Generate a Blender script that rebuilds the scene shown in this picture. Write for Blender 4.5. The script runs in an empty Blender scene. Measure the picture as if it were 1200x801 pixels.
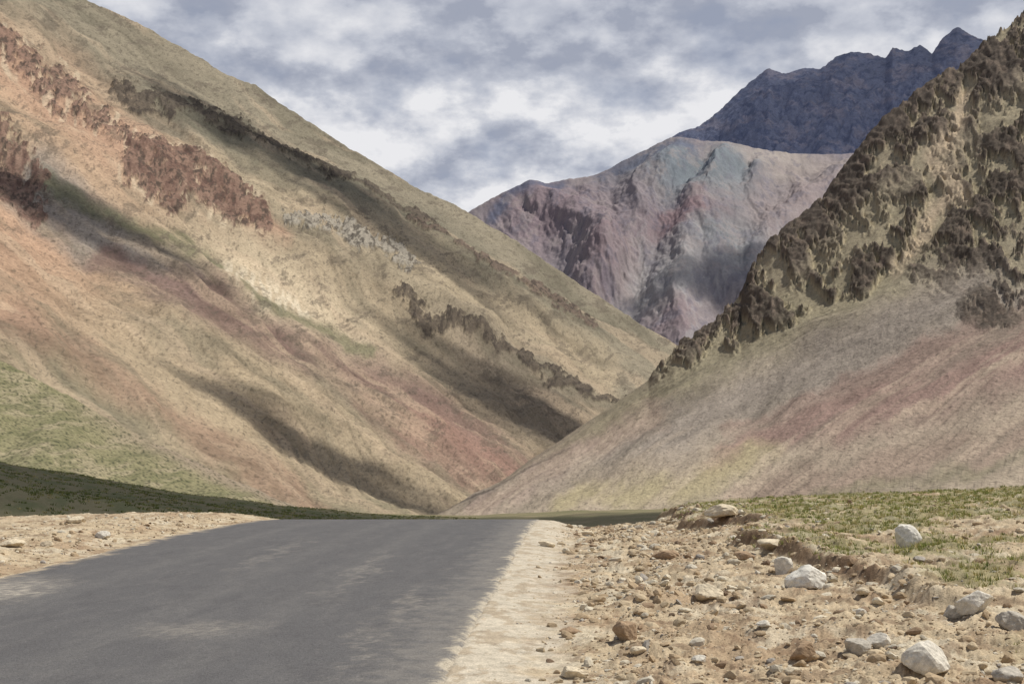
import bpy, bmesh, math, numpy as np
from mathutils import Vector
rng=np.random.default_rng(7)
F=1667.0; CH=1.5; HV=560.0
scene=bpy.context.scene
scene.view_settings.view_transform='Standard'
scene.view_settings.look='None'
scene.view_settings.exposure=0

# ---------------- helpers ----------------
def lin(r,g,b,k=1.0):
    o=[]
    for c in (r,g,b):
        c/=255.
        o.append((c/12.92 if c<=.04045 else ((c+.055)/1.055)**2.4)*k)
    return np.array(o)
def ss(a,b,x):
    t=np.clip((x-a)/(b-a),0,1); return t*t*(3-2*t)
_perm={}
def pn(x,y,seed=0):
    if seed not in _perm:
        r=np.random.default_rng(seed+100)
        p=r.permutation(512); a=r.random(512)*2*np.pi
        _perm[seed]=(p,np.cos(a),np.sin(a))
    p,gx,gy=_perm[seed]
    xi=np.floor(x).astype(np.int64); yi=np.floor(y).astype(np.int64)
    xf=x-xi; yf=y-yi
    u=xf*xf*xf*(xf*(xf*6-15)+10); v=yf*yf*yf*(yf*(yf*6-15)+10)
    def g(ix,iy,dx,dy):
        h=p[(p[ix&511]+iy)&511]
        return gx[h]*dx+gy[h]*dy
    a=g(xi,yi,xf,yf); b=g(xi+1,yi,xf-1,yf); c=g(xi,yi+1,xf,yf-1); d=g(xi+1,yi+1,xf-1,yf-1)
    return (a+(b-a)*u)*(1-v)+(c+(d-c)*u)*v
def fbm(x,y,o=5,seed=0,gain=.5,lac=2.03):
    s=0;a=1.
    for i in range(o):
        s=s+a*pn(x+13.7*i,y-7.3*i,seed+i); x=x*lac;y=y*lac;a*=gain
    return s
def ridged(x,y,o=5,seed=0,gain=.5,lac=2.1):
    s=0;a=1.;t=0
    for i in range(o):
        s=s+a*(1-2.2*np.abs(pn(x+13.7*i,y-7.3*i,seed+i))); t+=a; x=x*lac;y=y*lac;a*=gain
    return s/t
def gully(x,y,seed,p=5):
    return np.clip(1-2.6*np.abs(pn(x,y,seed)+.35*pn(x*2.1,y*2.1,seed+1)),0,1)**p
def desat(C,s):
    l=(C@np.array([.25,.6,.15]))[...,None]; return l+(C-l)*s
def grid_mesh(name,X,Y,Z,C,mat,extra=None):
    nr,nc=X.shape
    me=bpy.data.meshes.new(name)
    n=nr*nc
    me.vertices.add(n)
    co=np.stack([X,Y,Z],-1).reshape(-1).astype(np.float32)
    me.vertices.foreach_set('co',co)
    idx=np.arange(n).reshape(nr,nc)
    q=np.stack([idx[:-1,:-1],idx[:-1,1:],idx[1:,1:],idx[1:,:-1]],-1).reshape(-1,4)
    m=len(q)
    me.loops.add(m*4); me.loops.foreach_set('vertex_index',q.reshape(-1).astype(np.int32))
    me.polygons.add(m)
    me.polygons.foreach_set('loop_start',np.arange(0,m*4,4,dtype=np.int32))
    me.polygons.foreach_set('use_smooth',np.ones(m,dtype=bool))
    me.update(calc_edges=True)
    a=me.color_attributes.new('Col','FLOAT_COLOR','POINT')
    cc=np.ones((n,4),np.float32); cc[:,:3]=np.clip(C.reshape(-1,3),0.004,1)
    a.data.foreach_set('color',cc.reshape(-1))
    ob=bpy.data.objects.new(name,me); scene.collection.objects.link(ob)
    me.materials.append(mat)
    return ob
def tri_mesh(name,V,T,C,mat,smooth=False):
    me=bpy.data.meshes.new(name)
    me.vertices.add(len(V)); me.vertices.foreach_set('co',V.reshape(-1).astype(np.float32))
    m=len(T)
    me.loops.add(m*3); me.loops.foreach_set('vertex_index',T.reshape(-1).astype(np.int32))
    me.polygons.add(m); me.polygons.foreach_set('loop_start',np.arange(0,m*3,3,dtype=np.int32))
    me.polygons.foreach_set('use_smooth',np.full(m,smooth))
    me.update(calc_edges=True)
    a=me.color_attributes.new('Col','FLOAT_COLOR','POINT')
    cc=np.ones((len(V),4),np.float32); cc[:,:3]=C
    a.data.foreach_set('color',cc.reshape(-1))
    ob=bpy.data.objects.new(name,me); scene.collection.objects.link(ob)
    me.materials.append(mat); return ob

def terrain_mat(name,ns,stretch,bump,speck=0.0,speckscale=.3,contrast=.25,rough=1.0,bs=.8,grain=0,gscale=1.0,gbump=0.0):
    m=bpy.data.materials.new(name); m.use_nodes=True
    nt=m.node_tree; N=nt.nodes; L=nt.links; N.clear()
    out=N.new('ShaderNodeOutputMaterial'); bs_=N.new('ShaderNodeBsdfPrincipled')
    bs_.inputs['Roughness'].default_value=rough
    bs_.inputs['Specular IOR Level'].default_value=0.08
    L.new(bs_.outputs[0],out.inputs[0])
    at=N.new('ShaderNodeAttribute'); at.attribute_name='Col'
    tc=N.new('ShaderNodeTexCoord')
    mp=N.new('ShaderNodeMapping'); mp.inputs['Scale'].default_value=stretch
    L.new(tc.outputs['Object'],mp.inputs['Vector']); vec=mp.outputs[0]
    n1=N.new('ShaderNodeTexNoise'); n1.inputs['Scale'].default_value=ns; n1.inputs['Detail'].default_value=6; n1.inputs['Roughness'].default_value=.74
    L.new(vec,n1.inputs['Vector'])
    def mr(src,lo,hi,a=.3,b=.7):
        r=N.new('ShaderNodeMapRange'); r.inputs[1].default_value=a;r.inputs[2].default_value=b;r.inputs[3].default_value=lo;r.inputs[4].default_value=hi
        L.new(src,r.inputs[0]); return r.outputs[0]
    def mul(a,b):
        r=N.new('ShaderNodeMath'); r.operation='MULTIPLY'; L.new(a,r.inputs[0]); L.new(b,r.inputs[1]); return r.outputs[0]
    f=mr(n1.outputs['Fac'],1-contrast,1+contrast)
    if speck>0:
        vo=N.new('ShaderNodeTexVoronoi'); vo.inputs['Scale'].default_value=speckscale
        L.new(vec,vo.inputs['Vector'])
        f=mul(f,mr(vo.outputs['Distance'],1-speck,1.0,.08,.28))
    h=n1.outputs['Fac']
    if grain>0:
        n4=N.new('ShaderNodeTexNoise'); n4.inputs['Scale'].default_value=gscale; n4.inputs['Detail'].default_value=2; n4.inputs['Roughness'].default_value=.8
        L.new(vec,n4.inputs['Vector'])
        f=mul(f,mr(n4.outputs['Fac'],1-grain,1+grain,.32,.68))
        if gbump>0:
            ad=N.new('ShaderNodeMath'); ad.operation='MULTIPLY_ADD'; ad.inputs[1].default_value=gbump
            L.new(n4.outputs['Fac'],ad.inputs[0]); L.new(h,ad.inputs[2]); h=ad.outputs[0]
    sc=N.new('ShaderNodeVectorMath'); sc.operation='SCALE'
    L.new(at.outputs['Color'],sc.inputs[0]); L.new(f,sc.inputs['Scale'])
    L.new(sc.outputs[0],bs_.inputs['Base Color'])
    bp=N.new('ShaderNodeBump'); bp.inputs['Strength'].default_value=bs; bp.inputs['Distance'].default_value=bump
    L.new(h,bp.inputs['Height']); L.new(bp.outputs[0],bs_.inputs['Normal'])
    return m

# colour painting -------------------------------------------------
def mixc(C,c,m): 
    m=np.clip(m,0,1)[...,None]; return C*(1-m)+np.asarray(c)*m
def blob(u,v,cu,cv,ru,rv,ang=0,soft=.5):
    a=math.radians(ang); du=u-cu; dv=v-cv
    p=(du*math.cos(a)+dv*math.sin(a))/ru; q=(-du*math.sin(a)+dv*math.cos(a))/rv
    return 1-ss(1-soft,1+soft,np.sqrt(p*p+q*q))
def band(u,v,pts,w,soft=.6):
    d=np.full(u.shape,1e9); W=np.zeros(u.shape)
    for i in range(len(pts)-1):
        a=np.array(pts[i],float); b=np.array(pts[i+1],float); ab=b-a
        t=np.clip(((u-a[0])*ab[0]+(v-a[1])*ab[1])/(ab@ab),0,1)
        dd=np.hypot(u-a[0]-t*ab[0],v-a[1]-t*ab[1]); k=dd<d
        ww=(w[i]+(w[i+1]-w[i])*t) if isinstance(w,(list,tuple)) else w
        W=np.where(k,ww,W); d=np.where(k,dd,d)
    return 1-ss(1-soft,1+soft,d/W)
def loft(sections,u,w,y0,y1):
    ws=[s[0] for s in sections]
    prof=np.stack([np.interp(u,[p[0] for p in s[1]],[p[1] for p in s[1]]) for s in sections])
    V=np.empty((len(w),len(u)))
    for i,wi in enumerate(w):
        j=min(max(np.searchsorted(ws,wi)-1,0),len(ws)-2)
        t=(wi-ws[j])/(ws[j+1]-ws[j]); V[i]=prof[j]*(1-t)+prof[j+1]*t
    y=y0*(y1/y0)**w
    U,Yg=np.meshgrid(u,y); 
    return U,V,Yg
def place(U,V,Y): return (U-600)/F*Y, Y, CH+(HV-V)/F*Y

AK=.90
# ---------------- large left mountain slope ----------------
def build_L():
    u=np.linspace(-380,1000,1150); w=np.concatenate([np.linspace(-.95,-.62,20),np.linspace(-.6,1.0,660),np.linspace(1.01,1.25,25)])
    sky=[(-380,-290),(0,-58),(90,0),(140,20),(180,40),(235,68),(262,86),(300,100),(335,126),(370,150),(430,186),(480,218),(545,250),(580,272),(620,298),(700,350),(780,400),(900,480),(1000,540)]
    S=[(-.95,[(-380,620),(1000,760)]),
       (-.6,[(-380,230),(0,452),(150,532),(330,602),(500,650),(1000,820)]),
       (0,[(-380,100),(0,325),(250,478),(500,606),(650,672),(1000,830)]),
       (.5,[(-380,-100),(0,145),(250,288),(500,428),(700,545),(1000,720)]),
       (1.0,sky),(1.25,[(p[0],p[1]+260) for p in sky])]
    U,V,Y=loft(S,u,w,900,2600)
    W=np.repeat(w[:,None],len(u),1)
    th=math.radians(34)
    al=(U*math.cos(th)+V*math.sin(th))/100; ac=(-U*math.sin(th)+V*math.cos(th))/100
    wu=fbm(al*.8,ac*1.2,6,3,.58)*24; wv=fbm(al*.8+9,ac*1.2,6,8,.58)*20
    acw=ac+fbm(al*.5,ac*.5,3,50)*.3
    big=ridged(al*.22,acw*.8,3,11,.5)
    mid=ridged(al*.5,acw*2.4,4,17,.55)
    fine=fbm(al*6,acw*9,4,23,.65)
    th2=math.radians(44)
    al2=(U*math.cos(th2)+V*math.sin(th2))/100; ac2=(-U*math.sin(th2)+V*math.cos(th2))/100+fbm(al*.5,ac*.5,3,52)*.3
    gl=np.maximum(gully(al*.35,acw*3.2,71,4),.8*gully(al2*.5,ac2*5.5,75,4))*ss(-.25,.2,fbm(al*.6,ac*1.3,3,79))
    edge=1-.75*ss(.75,1.0,W)
    u2=U+wu; v2=V+wv
    o1=band(u2,v2,[(160,215),(205,232),(260,255),(320,285)],[18,30,26,12],.6)
    o1b=band(u2,v2,[(-60,50),(30,95),(90,150),(140,190)],[22,22,20,16],.8)
    o1c=band(u2,v2,[(0,190),(30,225),(60,262)],[22,20,8],.6)
    o2=band(u2,v2,[(340,272),(400,295),(450,325),(480,345)],[9,12,10,7],.7)
    o3=band(u2,v2,[(470,368),(540,402),(620,440),(690,475),(740,490)],[8,10,9,9,6],.8)
    o4=band(u2,v2,[(130,120),(200,138),(270,165),(340,195),(400,215),(500,285)],[12,14,13,12,9,7],.9)
    o5=band(u2,v2,[(480,285),(560,320),(600,340),(640,365),(700,395)],[8,9,11,9,7],.9)
    crag=ridged((U*.8+V*.6)/22,(V*.8-U*.6)/16,5,31,.62)
    cn=fbm(U/24,V/19,6,37,.74)
    cn2=fbm((U+V)/16,(V-.5*U)/12,5,39,.74)
    om=[ss(0,.12,cn*.8+cn2*.4+o*.95-s)*ss(.02,.3,o) for o,s in zip((o1,o1b,o1c,o2,o3,o4,o5),(.46,.78,.52,.60,.60,.60,.62))]
    OM=np.maximum.reduce(om)
    dv=-(big*30+mid*12)*edge*ss(-.6,-.2,W)-fine*1.7+gl*2.8*ss(-.5,-.2,W)*edge-OM*(crag*4.5)+14*edge
    dv-=20*band(U,V,[(-60,40),(40,110),(120,185),(200,225),(290,262),(420,320),(560,400)],[60,55,50,44,36,30,20],1.0)
    dv-=14*band(U,V,[(160,120),(300,190),(420,250),(560,330),(700,400)],[26,28,28,24,16],1.0)*edge
    dv-=12*band(U,V,[(200,400),(330,470),(450,540),(520,590)],[26,26,24,16],1.0)
    X,Yy,Z=place(U,V+dv,Y)
    tan=lin(158,142,117,AK); org=lin(176,142,116,AK)
    drk=lin(88,78,68,AK); rrk=lin(130,104,90,AK); gry=lin(138,130,121,AK); cream=lin(200,182,154,AK); grn=lin(110,109,82,AK); mauve=lin(122,99,90,AK)
    C=np.ones(U.shape+(3,))*tan
    up=1-ss(-25,25,(v2-(.56*u2+95)))
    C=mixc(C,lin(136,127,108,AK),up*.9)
    C=mixc(C,lin(108,103,88,AK),band(u2,v2,[(60,80),(220,160),(400,235),(560,320),(700,400)],[25,24,22,20,14],.9)*.75)  # cloud-shadow band painted into the upper slope colour
    C=mixc(C,lin(164,148,122,AK),band(u2,v2,[(180,190),(350,255),(520,350),(720,450)],[12,22,26,20],.8)*.85)
    C=mixc(C,org,blob(u2,v2,20,310,150,90,25,.6)*.85)
    C=mixc(C,lin(178,148,121,AK),blob(u2,v2,60,140,170,60,38,.6)*.85)
    C=mixc(C,lin(168,132,110,AK),band(u2,v2,[(0,90),(100,170),(240,250),(340,300)],[20,22,26,10],.9)*.6)
    C=mixc(C,gry,band(u2,v2,[(40,225),(120,290),(220,350)],[24,24,18],.8)*.9)
    C=mixc(C,mauve,band(u2,v2,[(130,315),(260,375),(380,430),(500,500),(600,560)],[15,28,34,38,32],.6)*.92)
    C=mixc(C,lin(154,122,106,AK),band(u2,v2,[(430,480),(540,540),(600,570)],[14,20,20],.8)*.6)
    C=mixc(C,lin(194,176,147,AK),blob(u2,v2,335,355,120,32,32,.6)*.85)
    C=mixc(C,lin(212,197,170,AK),band(u2,v2,[(265,330),(310,347),(350,375)],[11,19,10],.6)*.85*ss(-.15,.15,pn(U/6,V/22,71)))
    C=mixc(C,lin(164,146,119,AK),blob(u2,v2,200,450,170,60,32,.7)*.7)
    C=mixc(C,grn,band(u2,v2,[(40,230),(130,270),(240,315),(260,325)],[6,9,8,4],.8)*.8)
    C=mixc(C,grn,band(u2,v2,[(290,350),(370,395),(430,425)],[4,7,5],.8)*.75)
    C=mixc(C,lin(112,108,86,AK),band(u2,v2,[(0,400),(160,490),(330,570),(470,606)],[20,16,12,10],.9)*.6)
    C=mixc(C,lin(154,120,102,AK),band(u2,v2,[(0,380),(120,450),(260,530),(380,590)],[14,14,12,8],.9)*.5)
    C=mixc(C,lin(116,105,93,AK),blob(u2,v2,620,470,120,38,32,.7)*.65)  # soft cloud shade painted into the lower slope colour
    st=fbm(al*.7,acw*8,5,41,.66)
    C=C*(1+.12*st[...,None])
    C=mixc(C,lin(108,103,86,AK),ss(.05,.5,fbm(al*.4,acw*3,5,47,.62))*.42)
    C=mixc(C,lin(184,162,135,AK),ss(.08,.5,fbm(al*.4+7,acw*4,5,49,.62))*.42)
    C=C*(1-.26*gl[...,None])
    rb=ss(.30,.44,fbm(U/40,V/16,6,63,.76))*ss(.0,.3,W)
    C=mixc(C,lin(96,86,75,AK),rb*.5)
    for k,c in zip(om,(rrk,rrk,rrk,lin(154,146,132,AK),drk,drk,lin(108,92,81,AK))): C=mixc(C,c,k*.85)
    C=mixc(C,lin(64,57,51,AK),OM*ss(.0,.3,fbm(U/9,V/8,4,5,.75))*.75)
    C=mixc(C,lin(98,74,65,AK),np.maximum(om[0],om[2])*ss(-.2,.4,fbm(U/12,V/12,4,7,.75))*.6)
    C=mixc(C,cream,ss(.1,.3,np.maximum(o1,o1b))*(1-OM)*ss(.0,.3,pn(U/9,V/30,55))*.5)
    sp=ss(.34,.46,fbm(U/4.5,V/3.6,3,61,.7)); C=mixc(C,lin(84,77,66,AK),sp*.45)
    C=desat(C,.95)
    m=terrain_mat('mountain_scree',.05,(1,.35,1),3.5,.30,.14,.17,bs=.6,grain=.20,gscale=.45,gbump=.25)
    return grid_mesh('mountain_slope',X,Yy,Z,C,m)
build_L()

# ---------------- right rocky mountain ----------------
def build_R():
    u=np.linspace(430,1560,950); w=np.concatenate([np.linspace(-.35,-.02,25),np.linspace(0,1.0,640),np.linspace(1.01,1.25,25)])
    sil=[(430,640),(500,607),(560,574),(640,528),(700,488),(760,446),(790,411),(835,380),(868,350),(880,322),(905,287),(935,262),(960,240),(1000,188),(1030,150),(1060,128),(1100,98),(1130,84),(1160,50),(1200,22),(1260,-30),(1560,-260)]
    S=[(-.35,[(430,700),(1200,650),(1560,620)]),
       (0,[(430,640),(500,616),(660,603),(900,582),(1200,530),(1400,470),(1560,420)]),
       (.3,[(430,645),(500,614),(620,594),(760,550),(900,508),(1050,452),(1200,388),(1560,190)]),
       (.62,[(430,643),(500,611),(640,552),(760,502),(900,425),(1050,325),(1200,215),(1560,-40)]),
       (1.0,sil),(1.25,[(p[0],p[1]+260) for p in sil])]
    U,V,Y=loft(S,u,w,350,1300)
    W=np.repeat(w[:,None],len(u),1)
    th=math.radians(-34)
    al=(U*math.cos(th)+V*math.sin(th))/100; ac=(-U*math.sin(th)+V*math.cos(th))/100
    acw=ac+fbm(al*.4,ac*.4,2,150)*.2
    wu=fbm(al,ac*1.2,6,103,.58)*26; wv=fbm(al+9,ac*1.2,6,108,.58)*22
    u2=U+wu; v2=V+wv
    edge=1-.8*ss(.8,1.0,W)*(1-ss(760,860,U)*.4)
    lo=np.interp(U,[430,740,765,800,870,960,1060,1120,1200,1300],[300,430,450,436,410,380,315,300,340,340])
    reg=ss(-16,16,lo-v2)
    isl=np.maximum(blob(u2,v2,1150,275,90,42,-35,.5),blob(u2,v2,1175,345,60,22,-30,.5))
    isl=np.maximum(isl,blob(u2,v2,1080,320,40,16,-35,.5)*.9)
    cn=fbm((U*.8+V*.6)/60,(V*.8-U*.6)/38,7,137,.70)
    g=fbm((U+V*.3)/38,(V-U*.2)/60,5,141,.68)
    top=ss(0,120,lo-v2)
    crest=1-ss(8,40,v2-np.interp(U,[p[0] for p in sil],[p[1] for p in sil]))
    pre=cn+.6*g-.10+.12*top+.22*crest-.6*(1-reg)
    OM=ss(-.05,.06,pre)*reg
    OM=np.maximum(OM,ss(0.0,.12,cn+.06)*isl)
    soft=ss(-.3,.3,pre)*reg
    gul=band(u2,v2,[(1130,120),(1100,180),(1120,240),(1060,320)],[7,10,9,12],.9)
    OM*=1-gul
    gul2=band(u2,v2,[(1200,110),(1060,225),(960,310),(900,360)],[10,13,15,10],.9); OM*=1-.65*gul2
    crag=ridged((U*.8+V*.6)/34,(V*.8-U*.6)/24,6,131,.64); crag2=ridged(U/11,V/10,4,135,.62)
    big=ridged(al*.3,acw*.9,3,111); mid=ridged(al*.5,acw*2.4,4,117,.55); fine=fbm(al*6,acw*9,4,123,.65)
    gl=np.maximum(gully(al*.25,acw*3.4,271,4),.7*gully(al*.3+3,acw*7,275,4))*ss(-.2,.2,fbm(al*.6,ac*1.3,3,279))*(1-OM)
    dv=-(big*15+mid*6)*edge*ss(0,.25,W)-fine*.9+gl*1.8*edge-(soft*crag*10+OM*(crag2*3.6+2))*(1-.3*ss(.9,1,W))+7*edge*ss(0,.25,W)
    X,Yy,Z=place(U,V+dv,Y)
    C=np.ones(U.shape+(3,))*lin(164,149,129,AK)
    C=mixc(C,lin(150,141,114,AK),band(u2,v2,[(1250,180),(1000,330),(760,470),(640,545)],[60,46,20,10],.8)*.85)
    C=mixc(C,lin(152,141,129,AK),band(u2,v2,[(1250,300),(1000,420),(780,510),(560,590)],[34,30,24,16],.8)*.8)
    C=mixc(C,lin(146,120,109,AK),band(u2,v2,[(1260,400),(1060,465),(930,510),(830,552)],[42,36,26,12],.7)*.92)
    C=mixc(C,lin(166,142,126,AK),band(u2,v2,[(760,495),(640,555),(560,600)],[14,18,14],.9)*.6)
    C=mixc(C,lin(168,155,120,AK),band(u2,v2,[(900,540),(800,570),(660,600)],[16,14,10],.9)*.85)
    C=mixc(C,lin(150,130,114,AK),band(u2,v2,[(1260,500),(1000,560),(850,590)],[26,20,12],.8)*.8)
    C=mixc(C,lin(118,117,86,AK),band(u2,v2,[(1240,535),(1100,560),(950,580)],[7,7,5],.9)*.45)
    C=mixc(C,lin(190,171,146,AK),band(u2,v2,[(1240,400),(1150,450),(1050,500)],[5,4,4],.9)*.45)
    C=mixc(C,lin(140,112,101,AK),band(u2,v2,[(1240,340),(1120,400),(960,460),(860,505)],[7,8,7,5],.9)*.45)
    st=fbm(al*.4,acw*6,5,161,.66); C=C*(1+.10*st[...,None])
    C=mixc(C,lin(122,113,98,AK),ss(.05,.45,fbm(al*.25,acw*3,5,167,.62))*.42)
    C=mixc(C,lin(184,166,143,AK),ss(.08,.48,fbm(al*.25+5,acw*3.5,5,169,.62))*.42)
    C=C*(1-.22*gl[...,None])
    rk=lin(82,72,63,AK)
    C=mixc(C,lin(160,148,120,AK),reg*(1-OM)*.75)
    C=mixc(C,rk,OM*.94)
    C=mixc(C,lin(128,112,97,AK),OM*ss(.08,.5,fbm(U/16,V/12,4,175,.74))*.7)
    C=mixc(C,lin(42,37,34,AK),OM*ss(.05,.42,-crag2+.3)*.75)  # crevice shade painted in where the crag relief is low
    C=mixc(C,lin(192,170,142,AK),gul*reg*.75)
    sp=ss(.36,.48,fbm(U/4,V/3.2,3,181,.7)); C=mixc(C,lin(82,74,64,AK),sp*.45)
    C=desat(C,.95)
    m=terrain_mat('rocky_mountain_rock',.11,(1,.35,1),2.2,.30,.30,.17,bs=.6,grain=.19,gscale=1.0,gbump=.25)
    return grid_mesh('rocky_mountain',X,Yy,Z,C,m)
build_R()

# ---------------- distant coloured mountain ----------------
def build_D():
    u=np.linspace(380,1250,760); w=np.concatenate([np.linspace(0,1.0,460),np.linspace(1.01,1.2,15)])
    sk=[(380,330),(500,272),(550,247),(575,232),(600,220),(620,213),(640,216),(665,209),(700,206),(722,192),(750,178),(785,164),(850,165),(880,172),(905,179),(1000,180),(1100,190),(1250,210)]
    S=[(0,[(380,520),(700,470),(800,440),(900,440),(1250,460)]),
       (.5,[(380,430),(600,330),(700,330),(790,300),(900,290),(1250,320)]),
       (1,sk),(1.2,[(p[0],p[1]+200) for p in sk])]
    U,V,Y=loft(S,u,w,4200,6800); W=np.repeat(w[:,None],len(u),1)
    wu=fbm(U/90,V/70,6,203,.62)*24; wv=fbm(U/90+5,V/70,6,208,.62)*20; u2=U+wu;v2=V+wv
    uw=U+.6*wu; vw=V+.6*wv
    sp1=band(uw,vw,[(790,160),(770,215),(735,280),(690,345)],[16,24,26,18],1.0)
    sp2=band(uw,vw,[(850,190),(825,250),(800,320),(790,400)],[14,22,28,26],1.0)
    sp3=band(uw,vw,[(1010,195),(950,240),(900,280),(870,345)],[16,22,24,18],1.0)
    sp4=band(uw,vw,[(620,210),(665,260),(705,330)],[14,20,22],1.0)
    sp5=band(uw,vw,[(700,205),(690,260),(712,320)],[12,18,14],1.0)
    sp6=band(uw,vw,[(900,180),(880,230),(850,270),(840,340)],[12,16,18,14],1.0)
    ph=np.arctan2(uw-800,vw-20); rr=np.hypot(uw-800,vw-20)
    left=ss(760,690,U)
    r=ridged(ph*4.2,rr/160,5,211,.58)*(1-left)+ridged((uw-vw*.75)/60,vw/110,5,213,.58)*left
    f=ridged(ph*11,rr/50,5,217,.62)*(1-left)+ridged((uw-vw*.7)/22,vw/36,5,218,.62)*left
    edge=1-.85*ss(.85,1,W)
    dv=-(sp1*28+sp2*32+sp3*25+sp4*25+sp5*17+sp6*19+r*12+f*3.5)*edge+14*edge-.8*fbm(U/6,V/6,4,219)
    X,Yy,Z=place(U,V+dv,Y)
    C=np.ones(U.shape+(3,))*lin(144,127,117)
    C=mixc(C,lin(142,114,105),blob(u2,v2,640,250,80,40,20,.6)*.85)
    C=mixc(C,lin(120,126,122),blob(u2,v2,825,205,80,34,10,.6)*.95)
    C=mixc(C,lin(130,130,120),blob(u2,v2,850,285,50,60,-20,.6)*.8)
    C=mixc(C,lin(178,161,138),blob(u2,v2,930,195,90,20,12,.6)*.85)
    C=mixc(C,lin(156,134,117),blob(u2,v2,930,245,70,40,-30,.6)*.8)
    C=mixc(C,lin(140,102,88),blob(u2,v2,800,268,48,16,-10,.6)*.85)
    C=mixc(C,lin(140,110,98),blob(u2,v2,720,325,40,30,-40,.6)*.85)
    C=mixc(C,lin(172,164,150),blob(u2,v2,775,345,42,46,-30,.6)*.75)
    C=mixc(C,lin(142,110,97),blob(u2,v2,790,385,28,22,0,.6)*.7)
    C=mixc(C,lin(82,82,96),band(u2,v2,[(560,245),(620,218),(660,214)],[5,10,5],.9)*.85)
    C=mixc(C,lin(86,90,102),band(u2,v2,[(700,208),(760,180),(800,168)],[9,12,6],.9)*.75)
    sc_=fbm(ph*14,rr/30,6,231,.68)*(1-left)+fbm((uw-.7*vw)/14,vw/26,6,232,.68)*left
    C=C*(1+.15*sc_[...,None])
    C=mixc(C,lin(178,170,158),ss(.1,.45,fbm(ph*20,rr/40,6,237,.68))*.4*(1-left)*ss(250,310,V))
    C=mixc(C,lin(104,94,96),ss(.1,.4,fbm(U/26,V/20,6,239,.72))*.42)
    C=mixc(C,lin(166,147,130),ss(.1,.4,fbm(U/30+8,V/20,6,241,.72))*.4)
    C=desat(C,.9)*.66+lin(136,150,182)*.16  # distance haze mixed into the albedo as blue-grey
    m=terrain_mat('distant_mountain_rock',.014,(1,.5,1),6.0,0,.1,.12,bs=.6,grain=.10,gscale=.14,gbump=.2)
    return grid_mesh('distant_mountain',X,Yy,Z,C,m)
build_D()
def build_P():
    u=np.linspace(640,1500,700); w=np.concatenate([np.linspace(0,1.0,330),np.linspace(1.01,1.2,12)])
    sk=[(640,240),(740,190),(790,162),(820,150),(850,126),(868,108),(885,94),(900,84),(920,88),(940,82),(962,84),(978,70),(1000,64),(1020,66),(1038,72),(1046,58),(1062,64),(1078,56),(1092,66),(1105,48),(1122,34),(1134,42),(1150,48),(1175,70),(1230,60),(1300,80),(1500,150)]
    S=[(0,[(640,330),(1000,290),(1500,330)]),(1,sk),(1.2,[(p[0],p[1]+160) for p in sk])]
    U,V,Y=loft(S,u,w,8200,9800); W=np.repeat(w[:,None],len(u),1)
    r=ridged((U+.6*V)/60,(V-.3*U)/80,6,251,.6); f=ridged((U+.5*V)/15,V/20,5,257,.65)
    edge=1-.8*ss(.8,1,W)
    dv=-(r*20+f*6)*edge+8*edge-2.0*ridged(U/9,V/9,3,259)
    X,Yy,Z=place(U,V+dv,Y)
    C=np.ones(U.shape+(3,))*lin(116,117,130)
    C=mixc(C,lin(146,137,140),ss(.0,.4,fbm(U/50,V/16,6,261,.7))*.8)
    C=mixc(C,lin(78,81,98),ss(.0,.4,fbm((U+2*V)/20,(V-.3*U)/9,6,267,.72))*.7)
    C=C*.82+lin(110,130,172)*.22  # bluish aerial haze added to the peak's base colour
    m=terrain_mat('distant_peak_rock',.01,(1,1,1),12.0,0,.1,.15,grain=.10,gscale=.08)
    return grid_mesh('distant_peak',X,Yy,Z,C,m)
build_P()
# ---------------- green hill ----------------
def build_G():
    u=np.linspace(-700,620,600); w=np.concatenate([np.linspace(0,1,260),np.linspace(1.01,1.25,15)])
    sk=[(-700,60),(-300,262),(0,424),(60,452),(120,486),(220,538),(330,585),(400,612),(620,650)]
    S=[(0,[(-700,560),(0,615),(330,640),(620,670)]),(1,sk),(1.25,[(p[0],p[1]+150) for p in sk])]
    U,V,Y=loft(S,u,w,140,400); W=np.repeat(w[:,None],len(u),1)
    dv=-fbm(U/90,V/50,5,301)*11*(1-.6*ss(.8,1,W))-fbm(U/8,V/6,4,305,.6)*.8
    X,Yy,Z=place(U,V+dv,Y)
    k=.82
    C=np.ones(U.shape+(3,))*lin(140,133,96,k)
    C=mixc(C,lin(164,150,118,k),ss(-.05,.3,fbm(U/70,V/18,6,311,.65))*.7)
    C=mixc(C,lin(116,114,78,k),ss(0,.3,fbm(U/50+4,V/12,6,317,.65))*.7)
    C=mixc(C,lin(158,138,118,k),ss(.75,1,W)*ss(40,240,U)*.8)
    sp=ss(.18,.36,fbm(U/3.2,V/2.0,3,321,.7)); C=mixc(C,lin(64,66,48,k),sp*.8)
    C=desat(C,.88)
    m=terrain_mat('grassy_hill_ground',.5,(1,.35,1),.4,.6,1.1,.22,grain=.30,gscale=3.0,gbump=.3)
    return grid_mesh('grassy_hill',X,Yy,Z,C,m)
build_G()

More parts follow.
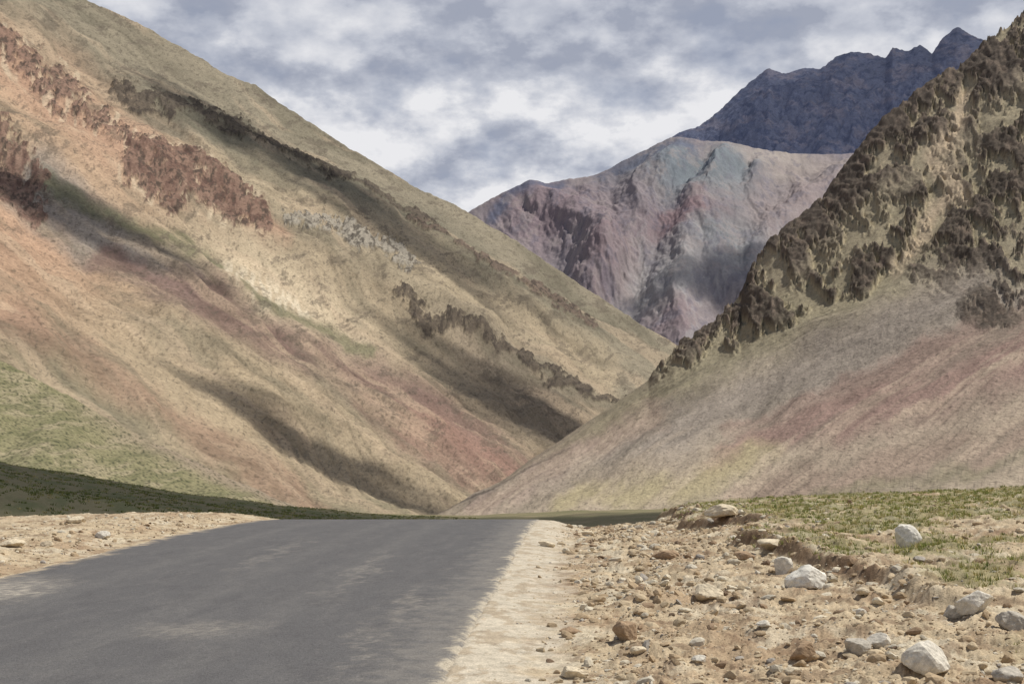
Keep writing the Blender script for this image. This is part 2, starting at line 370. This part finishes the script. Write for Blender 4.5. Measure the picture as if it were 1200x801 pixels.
# ---------------- ground (near + valley floor) ----------------
def zr(y):
    y=np.asarray(y,float)
    a=.0262*(np.minimum(y,26)-10)
    a=a+np.where(y>26,.065*(1-((np.clip(y,26,33)-33)/7)**2),0)
    return a-.0045*(np.clip(y,33,42)-33)**2-.081*np.clip(y-42,0,60)
def redge(y): return -.47+.047*(y-10.4)
def ledge(y): return -6.75+.035*(y-14)
def scarpx(y): return 3.9+.02*(y-20)+.9*pn(y*.28,y*0+3.3,401)+.35*pn(y*1.1,y*0+7.3,402)
def near_z(x,y):
    base=zr(y)
    r=redge(y); l=ledge(y)
    right=ss(0,.5,x-r)
    dr=x-r
    rise=-.04*ss(0,.8,dr)+.14*ss(1.0,4.0,dr)+.20*ss(-.05,.2,x-scarpx(y))*ss(10,16,y)+.04*np.maximum(x-4.8,0)
    rise=rise+np.where(y>33,(.0045*(np.clip(y,33,40)-33)**2+.03*np.clip(y-40,0,4))*ss(3,7,x),0)
    rise=rise-.24*ss(.2,1.4,dr)*(1-ss(3.2,5.2,x))*ss(21,31,y)
    rough=ss(.6,1.6,dr)
    rise=rise+rough*(.11*fbm(x*.6,y*.6,3,410)+.07*fbm(x*2.2,y*2.2,5,415,.64)+.06*np.maximum(0,ridged(x*3.2,y*3.2,4,417,.6)))
    rise=rise+.008*fbm(x*3,y*3,3,418)*right
    dl=l-x
    left=.17*ss(.1,1.6,dl)+.05*fbm(x*1.1,y*1.1,4,420)*ss(.1,1.2,dl)+.05*np.maximum(0,fbm(x*3,y*3,4,423,.6))*ss(0,.6,dl)-.03*np.maximum(dl-3,0)
    left=np.maximum(left,-.8)
    z=base+np.where(x>r,rise,0)+np.where(x<l,left,0)
    inside=(x<=r)&(x>=l)
    return np.where(inside,base-.05*ss(0,.15,np.minimum(r-x,x-l)),z)
def far_z(x,y):
    u=600+F*x/np.maximum(y,1)
    vc=np.interp(np.log(np.maximum(y,40)),np.log([40,60,120,300,12000]),[655,632,610,604,603])
    pk=np.interp(np.log(np.maximum(y,10)),np.log([30,60,130,260,400]),[.6,.8,1.0,.25,0])
    lf=np.interp(u,[-3000,-600,0,200,330,480,560],[-300,-160,-70,-34,-17,-3,0])
    rp=np.interp(np.log(np.maximum(y,10)),np.log([40,200,500,900]),[1,1,.6,0])
    rf=np.interp(u,[560,700,900,1200,2000],[0,-7,-11,-28,-60])
    v=vc+lf*pk+rf*rp-fbm(u/120,np.log(np.maximum(y,1))*4,4,430)*4
    return CH+(HV-v)/F*y
def gz(x,y):
    t=ss(40,72,y)
    return near_z(x,y)*(1-t)+far_z(x,y)*t
uu=np.concatenate([-600-np.geomspace(3400,60,40),np.linspace(-600,-40,80),np.linspace(-38,1240,1000),np.linspace(1250,1800,80),1800+np.geomspace(40,3800,40)])
yy=np.concatenate([np.geomspace(1.5,9,40),np.geomspace(9.05,46,520),np.geomspace(46.5,400,130),np.geomspace(410,14000,60)])
U,Y=np.meshgrid(uu,yy); X=(U-600)/F*Y; Z=gz(X,Y)
AG=.86
dirt=lin(190,170,138,AG); dirt2=lin(168,143,113,AG); pale=lin(202,190,168,AG); grasscol=lin(130,127,84,AG)
C=np.ones(X.shape+(3,))*dirt
C=mixc(C,dirt2,ss(-.05,.35,fbm(X*.7,Y*.5,5,440,.6))*.8)
C=mixc(C,lin(208,195,168,AG),ss(.05,.4,fbm(X*1.1+5,Y*.8,5,445,.6))*.6)
C=mixc(C,lin(128,103,80,AG),ss(.08,.35,fbm(X*2.5+5,Y*2.,6,447,.7))*.6)
dr=X-redge(Y)
sh=(1-ss(.4,1.05,dr+.45*fbm(X*1.6,Y*1.2,5,450,.66)))
C=mixc(C,pale,sh*.9*(X>ledge(Y)))
C=mixc(C,lin(172,153,126,AG),sh*(X>ledge(Y))*ss(-.05,.35,fbm(X*3.1,Y*1.6,6,453,.7))*.7)
def grassmask(x,y):
    s=ss(-.3,.8,x-scarpx(y))
    n=fbm(x*.6,y*.35,6,460,.68)
    far=ss(16,27,y)
    return s*ss(-.18,.22,n-.12+.36*far+.02*(x-4))
C=mixc(C,grasscol,grassmask(X,Y)*.6*(Y<60))
scp=ss(.0,.1,X-scarpx(Y)+.05)*(1-ss(.15,.3,X-scarpx(Y)))
C=mixc(C,lin(112,86,64,AG),scp*.8*ss(14,18,Y)*(1-ss(38,45,Y)))  # scarp face painted darker, for the shade on the ledge
farm=ss(36,46,Y)
fc=np.ones(X.shape+(3,))*lin(126,118,88,AG)
fc=mixc(fc,lin(98,103,68,AG),ss(-.1,.3,fbm(U/60,np.log(Y)*9,5,465,.6))*.7*(1-ss(480,640,U)*.6))
fc=mixc(fc,lin(146,132,102,AG),ss(0,.35,fbm(U/80,np.log(Y)*14,5,469,.6))*.6*ss(350,600,U))
C=C*(1-farm[...,None])+fc*farm[...,None]
C=desat(C,.93)
gm=terrain_mat('gravelly_ground',6.0,(1,1,1),.03,.32,30.0,.28,grain=.26,gscale=60,gbump=.18)
grid_mesh('ground',X,Y,Z,C,gm)

# ---------------- road ----------------
yr=np.concatenate([np.linspace(1.5,8,30),np.geomspace(8.05,40,520),np.linspace(40.5,75,40)])
tt=np.linspace(0,1,170)
T,Yr=np.meshgrid(tt,yr)
le=ledge(Yr)+.10*pn(Yr*1.1,Yr*0+1.5,501)+.05*fbm(Yr*3,Yr*0,3,502)
re=redge(Yr)+.08*pn(Yr*.9,Yr*0+5.5,503)+.07*fbm(Yr*3.2,Yr*0,5,504,.65)
Xr=le+(re-le)*T
drop=ss(0,.012,T)*ss(0,.012,1-T)
Zr=zr(Yr)+.018*drop-.03*(1-drop)+.004*fbm(Xr*.8,Yr*.5,3,505)
Cr=np.ones(Xr.shape+(3,))*lin(95,93,92)
ln=(Xr-.045*Yr)
stk=fbm(ln*4,Yr*.8,6,510,.78)
Cr=mixc(Cr,lin(108,105,102),ss(.0,.6,stk)*.4)
Cr=mixc(Cr,lin(84,82,82),ss(.0,.6,-fbm(ln*2.6+3,Yr*.8,6,515,.78))*.4)
for c in (-1.4,-3.1,-4.2,-5.9): Cr=mixc(Cr,lin(113,110,106),np.exp(-((ln+.45-c-.5)/.22)**2)*.25*(.5+ss(-.3,.3,fbm(ln*8,Yr*3,4,517,.7))))
dust=lin(172,163,148)
def wb(cx,cy,rx,ry,k):
    global Cr
    d=np.sqrt(((Xr-cx+.35*fbm(Xr*2.5,Yr*1.5,6,520,.74))/rx)**2+((Yr-cy)/ry)**2)
    Cr=mixc(Cr,dust,(1-ss(.1,1.1,d))*k*(.3+1.1*np.clip(fbm(Xr*9,Yr*6,5,525,.78)+.35,0,1)))
wb(-2.9,13.2,.7,.9,.30); wb(-6.1,16.2,.9,2.6,.8); wb(-1.1,15,.2,3,.3); wb(-2.0,19,.15,5,.25); wb(-3.7,22,.2,5,.2); wb(-1.3,12,.12,2.5,.25)
ed=re-Xr
Cr=mixc(Cr,lin(184,172,150),(1-ss(0,.14,ed+.16*fbm(Xr*5,Yr*4.6,5,530,.7)))*.85)
Cr=mixc(Cr,dust,(1-ss(0,.9,ed+.5*fbm(Xr*4,Yr*3.5,6,531,.76)))*.22)
Cr=mixc(Cr,lin(176,160,136),(1-ss(0,.3,Xr-le+.25*fbm(Xr*3,Yr*2.3,5,533,.65)))*.8)
rm=terrain_mat('asphalt',30.0,(1,1,1),.009,.45,55.0,.20,rough=.85,bs=.8,grain=.32,gscale=80,gbump=.5)
grid_mesh('asphalt_road',Xr,Yr,Zr,Cr,rm)

# ---------------- stones ----------------
def ico(sub):
    bm=bmesh.new(); bmesh.ops.create_icosphere(bm,subdivisions=sub,radius=1)
    V=np.array([v.co[:] for v in bm.verts]); T=np.array([[v.index for v in f.verts] for f in bm.faces]); bm.free()
    return V/np.linalg.norm(V,axis=1)[:,None],T
def rockshape(V,r,n=11,lo=.62,hi=.95):
    N=r.normal(size=(n,3)); N/=np.linalg.norm(N,axis=1)[:,None]; d=r.uniform(lo,hi,n)
    dots=V@N.T; rad=np.where(dots>.05,d/np.maximum(dots,.05),9).min(1)
    return V*np.minimum(rad,1.1)[:,None]
stone_mat=terrain_mat('stone',25.0,(1,1,1),.012,0,10,.24,bs=.7,grain=.14,gscale=120)
V1,T1=ico(2); variants=[rockshape(V1,rng,8,.5,.95) for _ in range(20)]
pal=np.array([lin(192,173,143),lin(178,156,126),lin(210,198,174),lin(156,133,108),lin(124,105,87),lin(200,190,170),lin(164,156,145)])*.88
def scatter(name,xs,ys,ss_,embed=.25,palw=None):
    n=len(xs); zs=gz(xs,ys)
    Vs=np.empty((n,len(V1),3)); 
    rot=rng.random(n)*2*np.pi; tilt=rng.normal(0,.35,n)
    for k in range(n):
        v=variants[k%20]*np.array([1,rng.uniform(.5,1),rng.uniform(.35,.7)])*ss_[k]
        c,s=math.cos(rot[k]),math.sin(rot[k]); ct,st=math.cos(tilt[k]),math.sin(tilt[k])
        x=v[:,0]*ct-v[:,2]*st; z=v[:,0]*st+v[:,2]*ct; y=v[:,1]
        Vs[k,:,0]=x*c-y*s+xs[k]; Vs[k,:,1]=x*s+y*c+ys[k]; Vs[k,:,2]=z+zs[k]+ss_[k]*embed
    T=(T1[None]+np.arange(n)[:,None,None]*len(V1)).reshape(-1,3)
    ci=rng.choice(len(pal),n,p=palw); col=pal[ci]*rng.uniform(.82,1.1,(n,1))
    Cc=np.repeat(col,len(V1),0)
    return tri_mesh(name,Vs.reshape(-1,3),T,Cc,stone_mat)
pw=np.array([.34,.24,.17,.08,.03,.10,.04])
N=32000
ys=9.3+(39-9.3)*rng.random(N)**1.35; xs=redge(ys)+.15+rng.gamma(2.3,1.4,N)
keep=(xs<ys*.42+1.5)&(rng.random(N)<(.10+.90*ss(.45,1.2,xs-redge(ys)))*(1-.8*grassmask(xs,ys)))
cl=fbm(xs*.9,ys*.7,3,601); keep&=rng.random(N)<.3+1.6*np.clip(cl+.25,0,1)
xs=xs[keep];ys=ys[keep]
sz=np.clip(.009*(rng.pareto(1.8,len(xs))+1),.008,.09)*(.7+.02*ys)
scatter('gravel',xs,ys,sz,.0,pw)
N=2600
ys=14+20*rng.random(N); xs=ledge(ys)-.05-rng.gamma(1.8,.9,N)
sz=np.clip(.011*(rng.pareto(2.1,N)+1),.01,.08)
scatter('gravel.001',xs,ys,sz,.05,pw)
V4,T4=ico(4)
def rock(u,y,w,h,col,seed,dep=.8,rot=0,sink=.25):
    r=np.random.default_rng(seed)
    v=rockshape(V4,r,12,.58,.95)
    nz=fbm(v[:,0]*3+seed,v[:,1]*3+v[:,2]*2.3,4,seed%50,.6)
    v=v*(1+.08*nz)[:,None]
    v[:,0]*=w/2/np.abs(v[:,0]).max(); v[:,1]*=w*dep/2/np.abs(v[:,1]).max(); v[:,2]*=h/2/np.abs(v[:,2]).max()
    a=math.radians(rot); x=(u-600)/F*y
    vv=np.stack([v[:,0]*math.cos(a)-v[:,2]*math.sin(a),v[:,1],v[:,0]*math.sin(a)+v[:,2]*math.cos(a)],1)
    z=float(gz(np.array([x]),np.array([y]))[0])
    c=np.ones((len(v),3))*col
    c=c*(1+.3*fbm(v[:,0]/w*5+seed,v[:,2]/w*5+v[:,1]/w*4,4,(seed+7)%50,.65))[:,None]
    low=ss(-.1,-.45,v[:,2]/h); c=c*(1-low[:,None]*.4)+np.array(dirt)*low[:,None]*.4
    ob=tri_mesh('rock',vv,T4,np.clip(c,0,.8),stone_mat,False)
    ob.location=(x,y,z+h/2-sink*h)
    return ob
wh=lin(218,212,198,.95); wh2=lin(208,200,184,.95); br=lin(160,136,110,.95); gy=lin(178,170,156,.95); cr=lin(208,193,166,.95)
def yv(u,v):
    y=np.linspace(9,39,1500); x=(u-600)/F*y; e=HV-F*(gz(x,y)-CH)/y
    k=np.where(e<=v)[0]; return float(y[k[0]]) if len(k) else 34.
def R(u,vb,wp,hp,col,seed,**k):
    y=yv(u,vb); s=y/F; rock(u,y,wp*s,hp*s*1.25,col,seed,**k)
R(1063,640,38,27,wh,11,rot=-25); R(918,672,26,22,wh2,12,rot=-20); R(947,690,56,30,wh,13,rot=8)
R(828,700,40,19,cr,14,rot=-8); R(848,604,46,15,cr,15); R(1088,788,64,40,wh2,16,rot=5)
R(1142,716,48,27,wh2,17); R(1186,736,40,28,gy,18); R(1004,765,34,18,gy,19); R(942,772,36,22,br,20,rot=12)
R(1032,756,34,16,wh2,21); R(733,748,34,24,br,22,rot=-30); R(778,655,36,13,br,23); R(668,742,30,8,br,24)
R(1120,722,30,14,gy,25); R(872,655,26,10,br,26); R(670,793,40,14,cr,27); R(1180,798,40,18,gy,28)
R(640,640,22,8,cr,29); R(690,628,18,8,cr,30); R(1010,696,18,9,cr,31); R(895,735,18,8,wh2,32); R(748,765,20,9,cr,33)
R(905,640,40,12,cr,34); R(820,775,20,9,wh2,36); R(930,790,22,9,cr,37); R(1010,720,16,8,wh2,38)
R(14,640,30,10,cr,41); R(90,612,24,9,cr,42); R(120,630,20,9,wh2,43); R(55,640,16,8,cr,44)

# ---------------- grass ----------------
gmt=terrain_mat('grass_blades',8,(1,1,1),.001,0,1,.2,bs=.1)
N=46000
ys=9.5+32*rng.random(N)**.8; xs=3+rng.random(N)*(ys*.37+1.5)
k=rng.random(N)<grassmask(xs,ys)**1.3*.8*(.25+1.5*np.clip(fbm(xs*2,ys*1.6,4,701,.6)+.22,0,1))
xs=xs[k];ys=ys[k]
nb=9
n=len(xs); zs=gz(xs,ys)
B=np.repeat(np.arange(n),nb)
h=np.repeat(rng.uniform(.025,.09,n),nb)*rng.uniform(.5,1.2,n*nb)
ang=rng.random(n*nb)*2*np.pi; rad=rng.random(n*nb)*.05
bx=xs[B]+rad*np.cos(ang); by=ys[B]+rad*np.sin(ang); bz=zs[B]-.005
lean=rng.uniform(.1,.9,n*nb)*h
wd=rng.uniform(.003,.006,n*nb)*(1+ys[B]*.02)
pa=ang+np.pi/2+rng.normal(0,.6,n*nb)
v0=np.stack([bx-wd*np.cos(pa),by-wd*np.sin(pa),bz],1); v1=np.stack([bx+wd*np.cos(pa),by+wd*np.sin(pa),bz],1)
v2=np.stack([bx+lean*np.cos(ang),by+lean*np.sin(ang),bz+h],1)
VV=np.stack([v0,v1,v2],1).reshape(-1,3); TT=np.arange(len(VV)).reshape(-1,3)
gc=np.array([lin(138,143,82),lin(160,156,96),lin(112,122,66),lin(188,172,120)])
cc=gc[rng.choice(4,n,p=[.34,.31,.15,.20])]*rng.uniform(.85,1.2,(n,1))
tri_mesh('grass',VV,TT,np.repeat(cc,nb*3,0),gmt)
N=8000
ys=46+100*rng.random(N); us=rng.uniform(-150,560,N); xs=(us-600)/F*ys; zs=gz(xs,ys)
k=rng.random(N)<.3+.9*np.clip(fbm(xs*.15,ys*.12,3,711)+.2,0,1); xs=xs[k];ys=ys[k];zs=zs[k]; n=len(xs); nb=7; B=np.repeat(np.arange(n),nb)
h=rng.uniform(.05,.14,n*nb); ang=rng.random(n*nb)*2*np.pi; rad=rng.random(n*nb)*.2
bx=xs[B]+rad*np.cos(ang); by=ys[B]+rad*np.sin(ang); bz=zs[B]-.02; wd=rng.uniform(.02,.05,n*nb); lean=h*.5
v0=np.stack([bx-wd,by,bz],1); v1=np.stack([bx+wd,by,bz],1); v2=np.stack([bx+lean*np.cos(ang),by+lean*np.sin(ang),bz+h],1)
VV=np.stack([v0,v1,v2],1).reshape(-1,3); TT=np.arange(len(VV)).reshape(-1,3)
cc=gc[rng.choice(4,n,p=[.3,.3,.3,.1])]*rng.uniform(.55,.9,(n,1))
tri_mesh('meadow_grass',VV,TT,np.repeat(cc,nb*3,0),gmt)

# ---------------- sun, shadow-casting clouds, sky ----------------
EL=math.radians(60); AZ=math.radians(72)
S=np.array([math.cos(EL)*math.sin(AZ),math.cos(EL)*math.cos(AZ),math.sin(EL)])
ld=bpy.data.lights.new('sun','SUN'); ld.energy=4.7; ld.angle=math.radians(.6); ld.color=(1,.965,.90)
lo=bpy.data.objects.new('sun',ld); scene.collection.objects.link(lo)
lo.rotation_euler=Vector(S).to_track_quat('Z','Y').to_euler(); lo.location=(200,100,400)
cm=bpy.data.materials.new('shadow_cloud_vapour'); cm.use_nodes=True  # part-transparent material of the added shadow casters overhead
nt=cm.node_tree; Nn=nt.nodes; Lk=nt.links; Nn.clear()
o=Nn.new('ShaderNodeOutputMaterial'); mx=Nn.new('ShaderNodeMixShader'); tr=Nn.new('ShaderNodeBsdfTransparent'); df=Nn.new('ShaderNodeBsdfDiffuse'); df.inputs[0].default_value=(.85,.86,.88,1)
tc=Nn.new('ShaderNodeTexCoord'); ln_=Nn.new('ShaderNodeVectorMath'); ln_.operation='LENGTH'
mp=Nn.new('ShaderNodeMapping'); mp.inputs['Scale'].default_value=(1,1,0)
Lk.new(tc.outputs['Object'],mp.inputs[0]); Lk.new(mp.outputs[0],ln_.inputs[0])
nz=Nn.new('ShaderNodeTexNoise'); nz.inputs['Scale'].default_value=2.6; nz.inputs['Detail'].default_value=4
oi=Nn.new('ShaderNodeObjectInfo'); av=Nn.new('ShaderNodeVectorMath'); av.operation='ADD'
Lk.new(mp.outputs[0],av.inputs[0]); Lk.new(oi.outputs['Location'],av.inputs[1]); Lk.new(av.outputs[0],nz.inputs['Vector'])
m1=Nn.new('ShaderNodeMath'); m1.operation='MULTIPLY_ADD'; m1.inputs[1].default_value=1.6; Lk.new(nz.outputs['Fac'],m1.inputs[0]); Lk.new(ln_.outputs['Value'],m1.inputs[2])
r=Nn.new('ShaderNodeMapRange'); r.inputs[1].default_value=1.25; r.inputs[2].default_value=1.75; r.inputs[3].default_value=.64; r.inputs[4].default_value=0
Lk.new(m1.outputs[0],r.inputs[0]); Lk.new(r.outputs[0],mx.inputs[0]); Lk.new(tr.outputs[0],mx.inputs[1]); Lk.new(df.outputs[0],mx.inputs[2]); Lk.new(mx.outputs[0],o.inputs[0])
V3,T3=ico(3)
def shadow_cloud(tx,ty,tz,rx,ry,rot=0,h=1500):  # unseen cloud above the frame, added to shade the target point
    v=V3*(1+.12*fbm(V3[:,0]*2+tx,V3[:,1]*2+ty,3,90))[:,None]
    ob=tri_mesh('shadow_cloud',v,T3,np.ones((len(v),3))*.8,cm,True)
    t=h/S[2]
    ob.location=(tx+S[0]*t,ty+S[1]*t,tz+S[2]*t); ob.scale=(rx,ry,min(rx,ry)*.35); ob.rotation_euler=(0,0,math.radians(rot))
shadow_cloud(-55,98,0,170,60,h=900)
shadow_cloud(-250,2120,450,500,160,-10)
shadow_cloud(-420,1250,250,220,110,20)
shadow_cloud(30,1550,60,280,160,10)
shadow_cloud(-110,900,30,170,80,10)
shadow_cloud(2600,9200,2300,2900,1500,0,2500)
shadow_cloud(-300,5300,900,600,300,0,2200)
shadow_cloud(900,5000,900,420,260,0,2200)
shadow_cloud(-950,1900,800,280,150,20)

wd_=bpy.data.worlds.new('World'); scene.world=wd_; wd_.use_nodes=True
nt=wd_.node_tree; Nn=nt.nodes; Lk=nt.links; Nn.clear()
out=Nn.new('ShaderNodeOutputWorld')
sk=Nn.new('ShaderNodeTexSky'); sk.sky_type='NISHITA'; sk.sun_disc=False; sk.sun_elevation=EL; sk.sun_rotation=AZ; sk.altitude=4500
bg=Nn.new('ShaderNodeBackground'); bg.inputs[1].default_value=.09; Lk.new(sk.outputs[0],bg.inputs[0])
tc=Nn.new('ShaderNodeTexCoord')
def cnoise(loc,scale,det,sx,rough=.52,dist=0):
    mp=Nn.new('ShaderNodeMapping'); mp.inputs['Scale'].default_value=sx; mp.inputs['Location'].default_value=loc
    Lk.new(tc.outputs['Generated'],mp.inputs[0])
    n=Nn.new('ShaderNodeTexNoise'); n.inputs['Scale'].default_value=scale; n.inputs['Detail'].default_value=det; n.inputs['Roughness'].default_value=rough; n.inputs['Distortion'].default_value=dist
    Lk.new(mp.outputs[0],n.inputs['Vector']); return n.outputs['Fac']
def M(op,a,b,c=None):
    m=Nn.new('ShaderNodeMath'); m.operation=op
    for i,x in enumerate((a,b,c)):
        if x is None: continue
        if isinstance(x,(int,float)): m.inputs[i].default_value=x
        else: Lk.new(x,m.inputs[i])
    return m.outputs[0]
def MR(x,a,b,c,d,smooth=False):
    m=Nn.new('ShaderNodeMapRange'); m.inputs[1].default_value=a;m.inputs[2].default_value=b;m.inputs[3].default_value=c;m.inputs[4].default_value=d; Lk.new(x,m.inputs[0])
    if smooth: m.interpolation_type='SMOOTHSTEP'
    return m.outputs[0]
spz=Nn.new('ShaderNodeSeparateXYZ'); Lk.new(tc.outputs['Generated'],spz.inputs[0])
sx=(1,1,1.8)
a=cnoise((2.3,.4,0),13,9,sx,.56); b=cnoise((2.3,.4,.026),13,9,sx,.56)
c=cnoise((1,2,1.3),3.6,4,(1,1,5.0),.5)
lit=M('SUBTRACT',a,b)
amt=MR(spz.outputs[2],.20,.33,2.8,1.3)
edgeb=MR(a,.44,.56,-.08,.12,True)
br_=M('ADD',M('MULTIPLY',lit,amt),M('MULTIPLY_ADD',c,1.2,-.06))
br_=M('ADD',br_,edgeb)
low=MR(spz.outputs[2],.19,.33,.12,-.10)
br_=M('ADD',br_,low)
cr=Nn.new('ShaderNodeValToRGB'); e=cr.color_ramp.elements
e[0].position=.22; e[0].color=(*lin(160,166,182),1); e[1].position=1.0; e[1].color=(*lin(234,234,237),1)
e2=cr.color_ramp.elements.new(.56); e2.color=(*lin(192,196,207),1)
Lk.new(br_,cr.inputs[0])
bg2=Nn.new('ShaderNodeBackground'); bg2.inputs[1].default_value=1.0; Lk.new(cr.outputs[0],bg2.inputs[0])
cov=MR(a,.34,.44,.84,1)
hi=MR(spz.outputs[2],.36,.6,1,.25)
cov=M('MULTIPLY',cov,hi)
mxs=Nn.new('ShaderNodeMixShader'); Lk.new(cov,mxs.inputs[0]); Lk.new(bg.outputs[0],mxs.inputs[1]); Lk.new(bg2.outputs[0],mxs.inputs[2]); Lk.new(mxs.outputs[0],out.inputs[0])

# ---------------- camera ----------------
cd=bpy.data.cameras.new('camera'); cam=bpy.data.objects.new('camera',cd); scene.collection.objects.link(cam)
cd.sensor_width=36; cd.lens=36*F/1200; cd.clip_end=60000; cd.clip_start=.1
cd.shift_y=(HV-400.5)/1200
cam.location=(0,0,CH); cam.rotation_euler=(math.radians(90),0,0)
scene.camera=cam
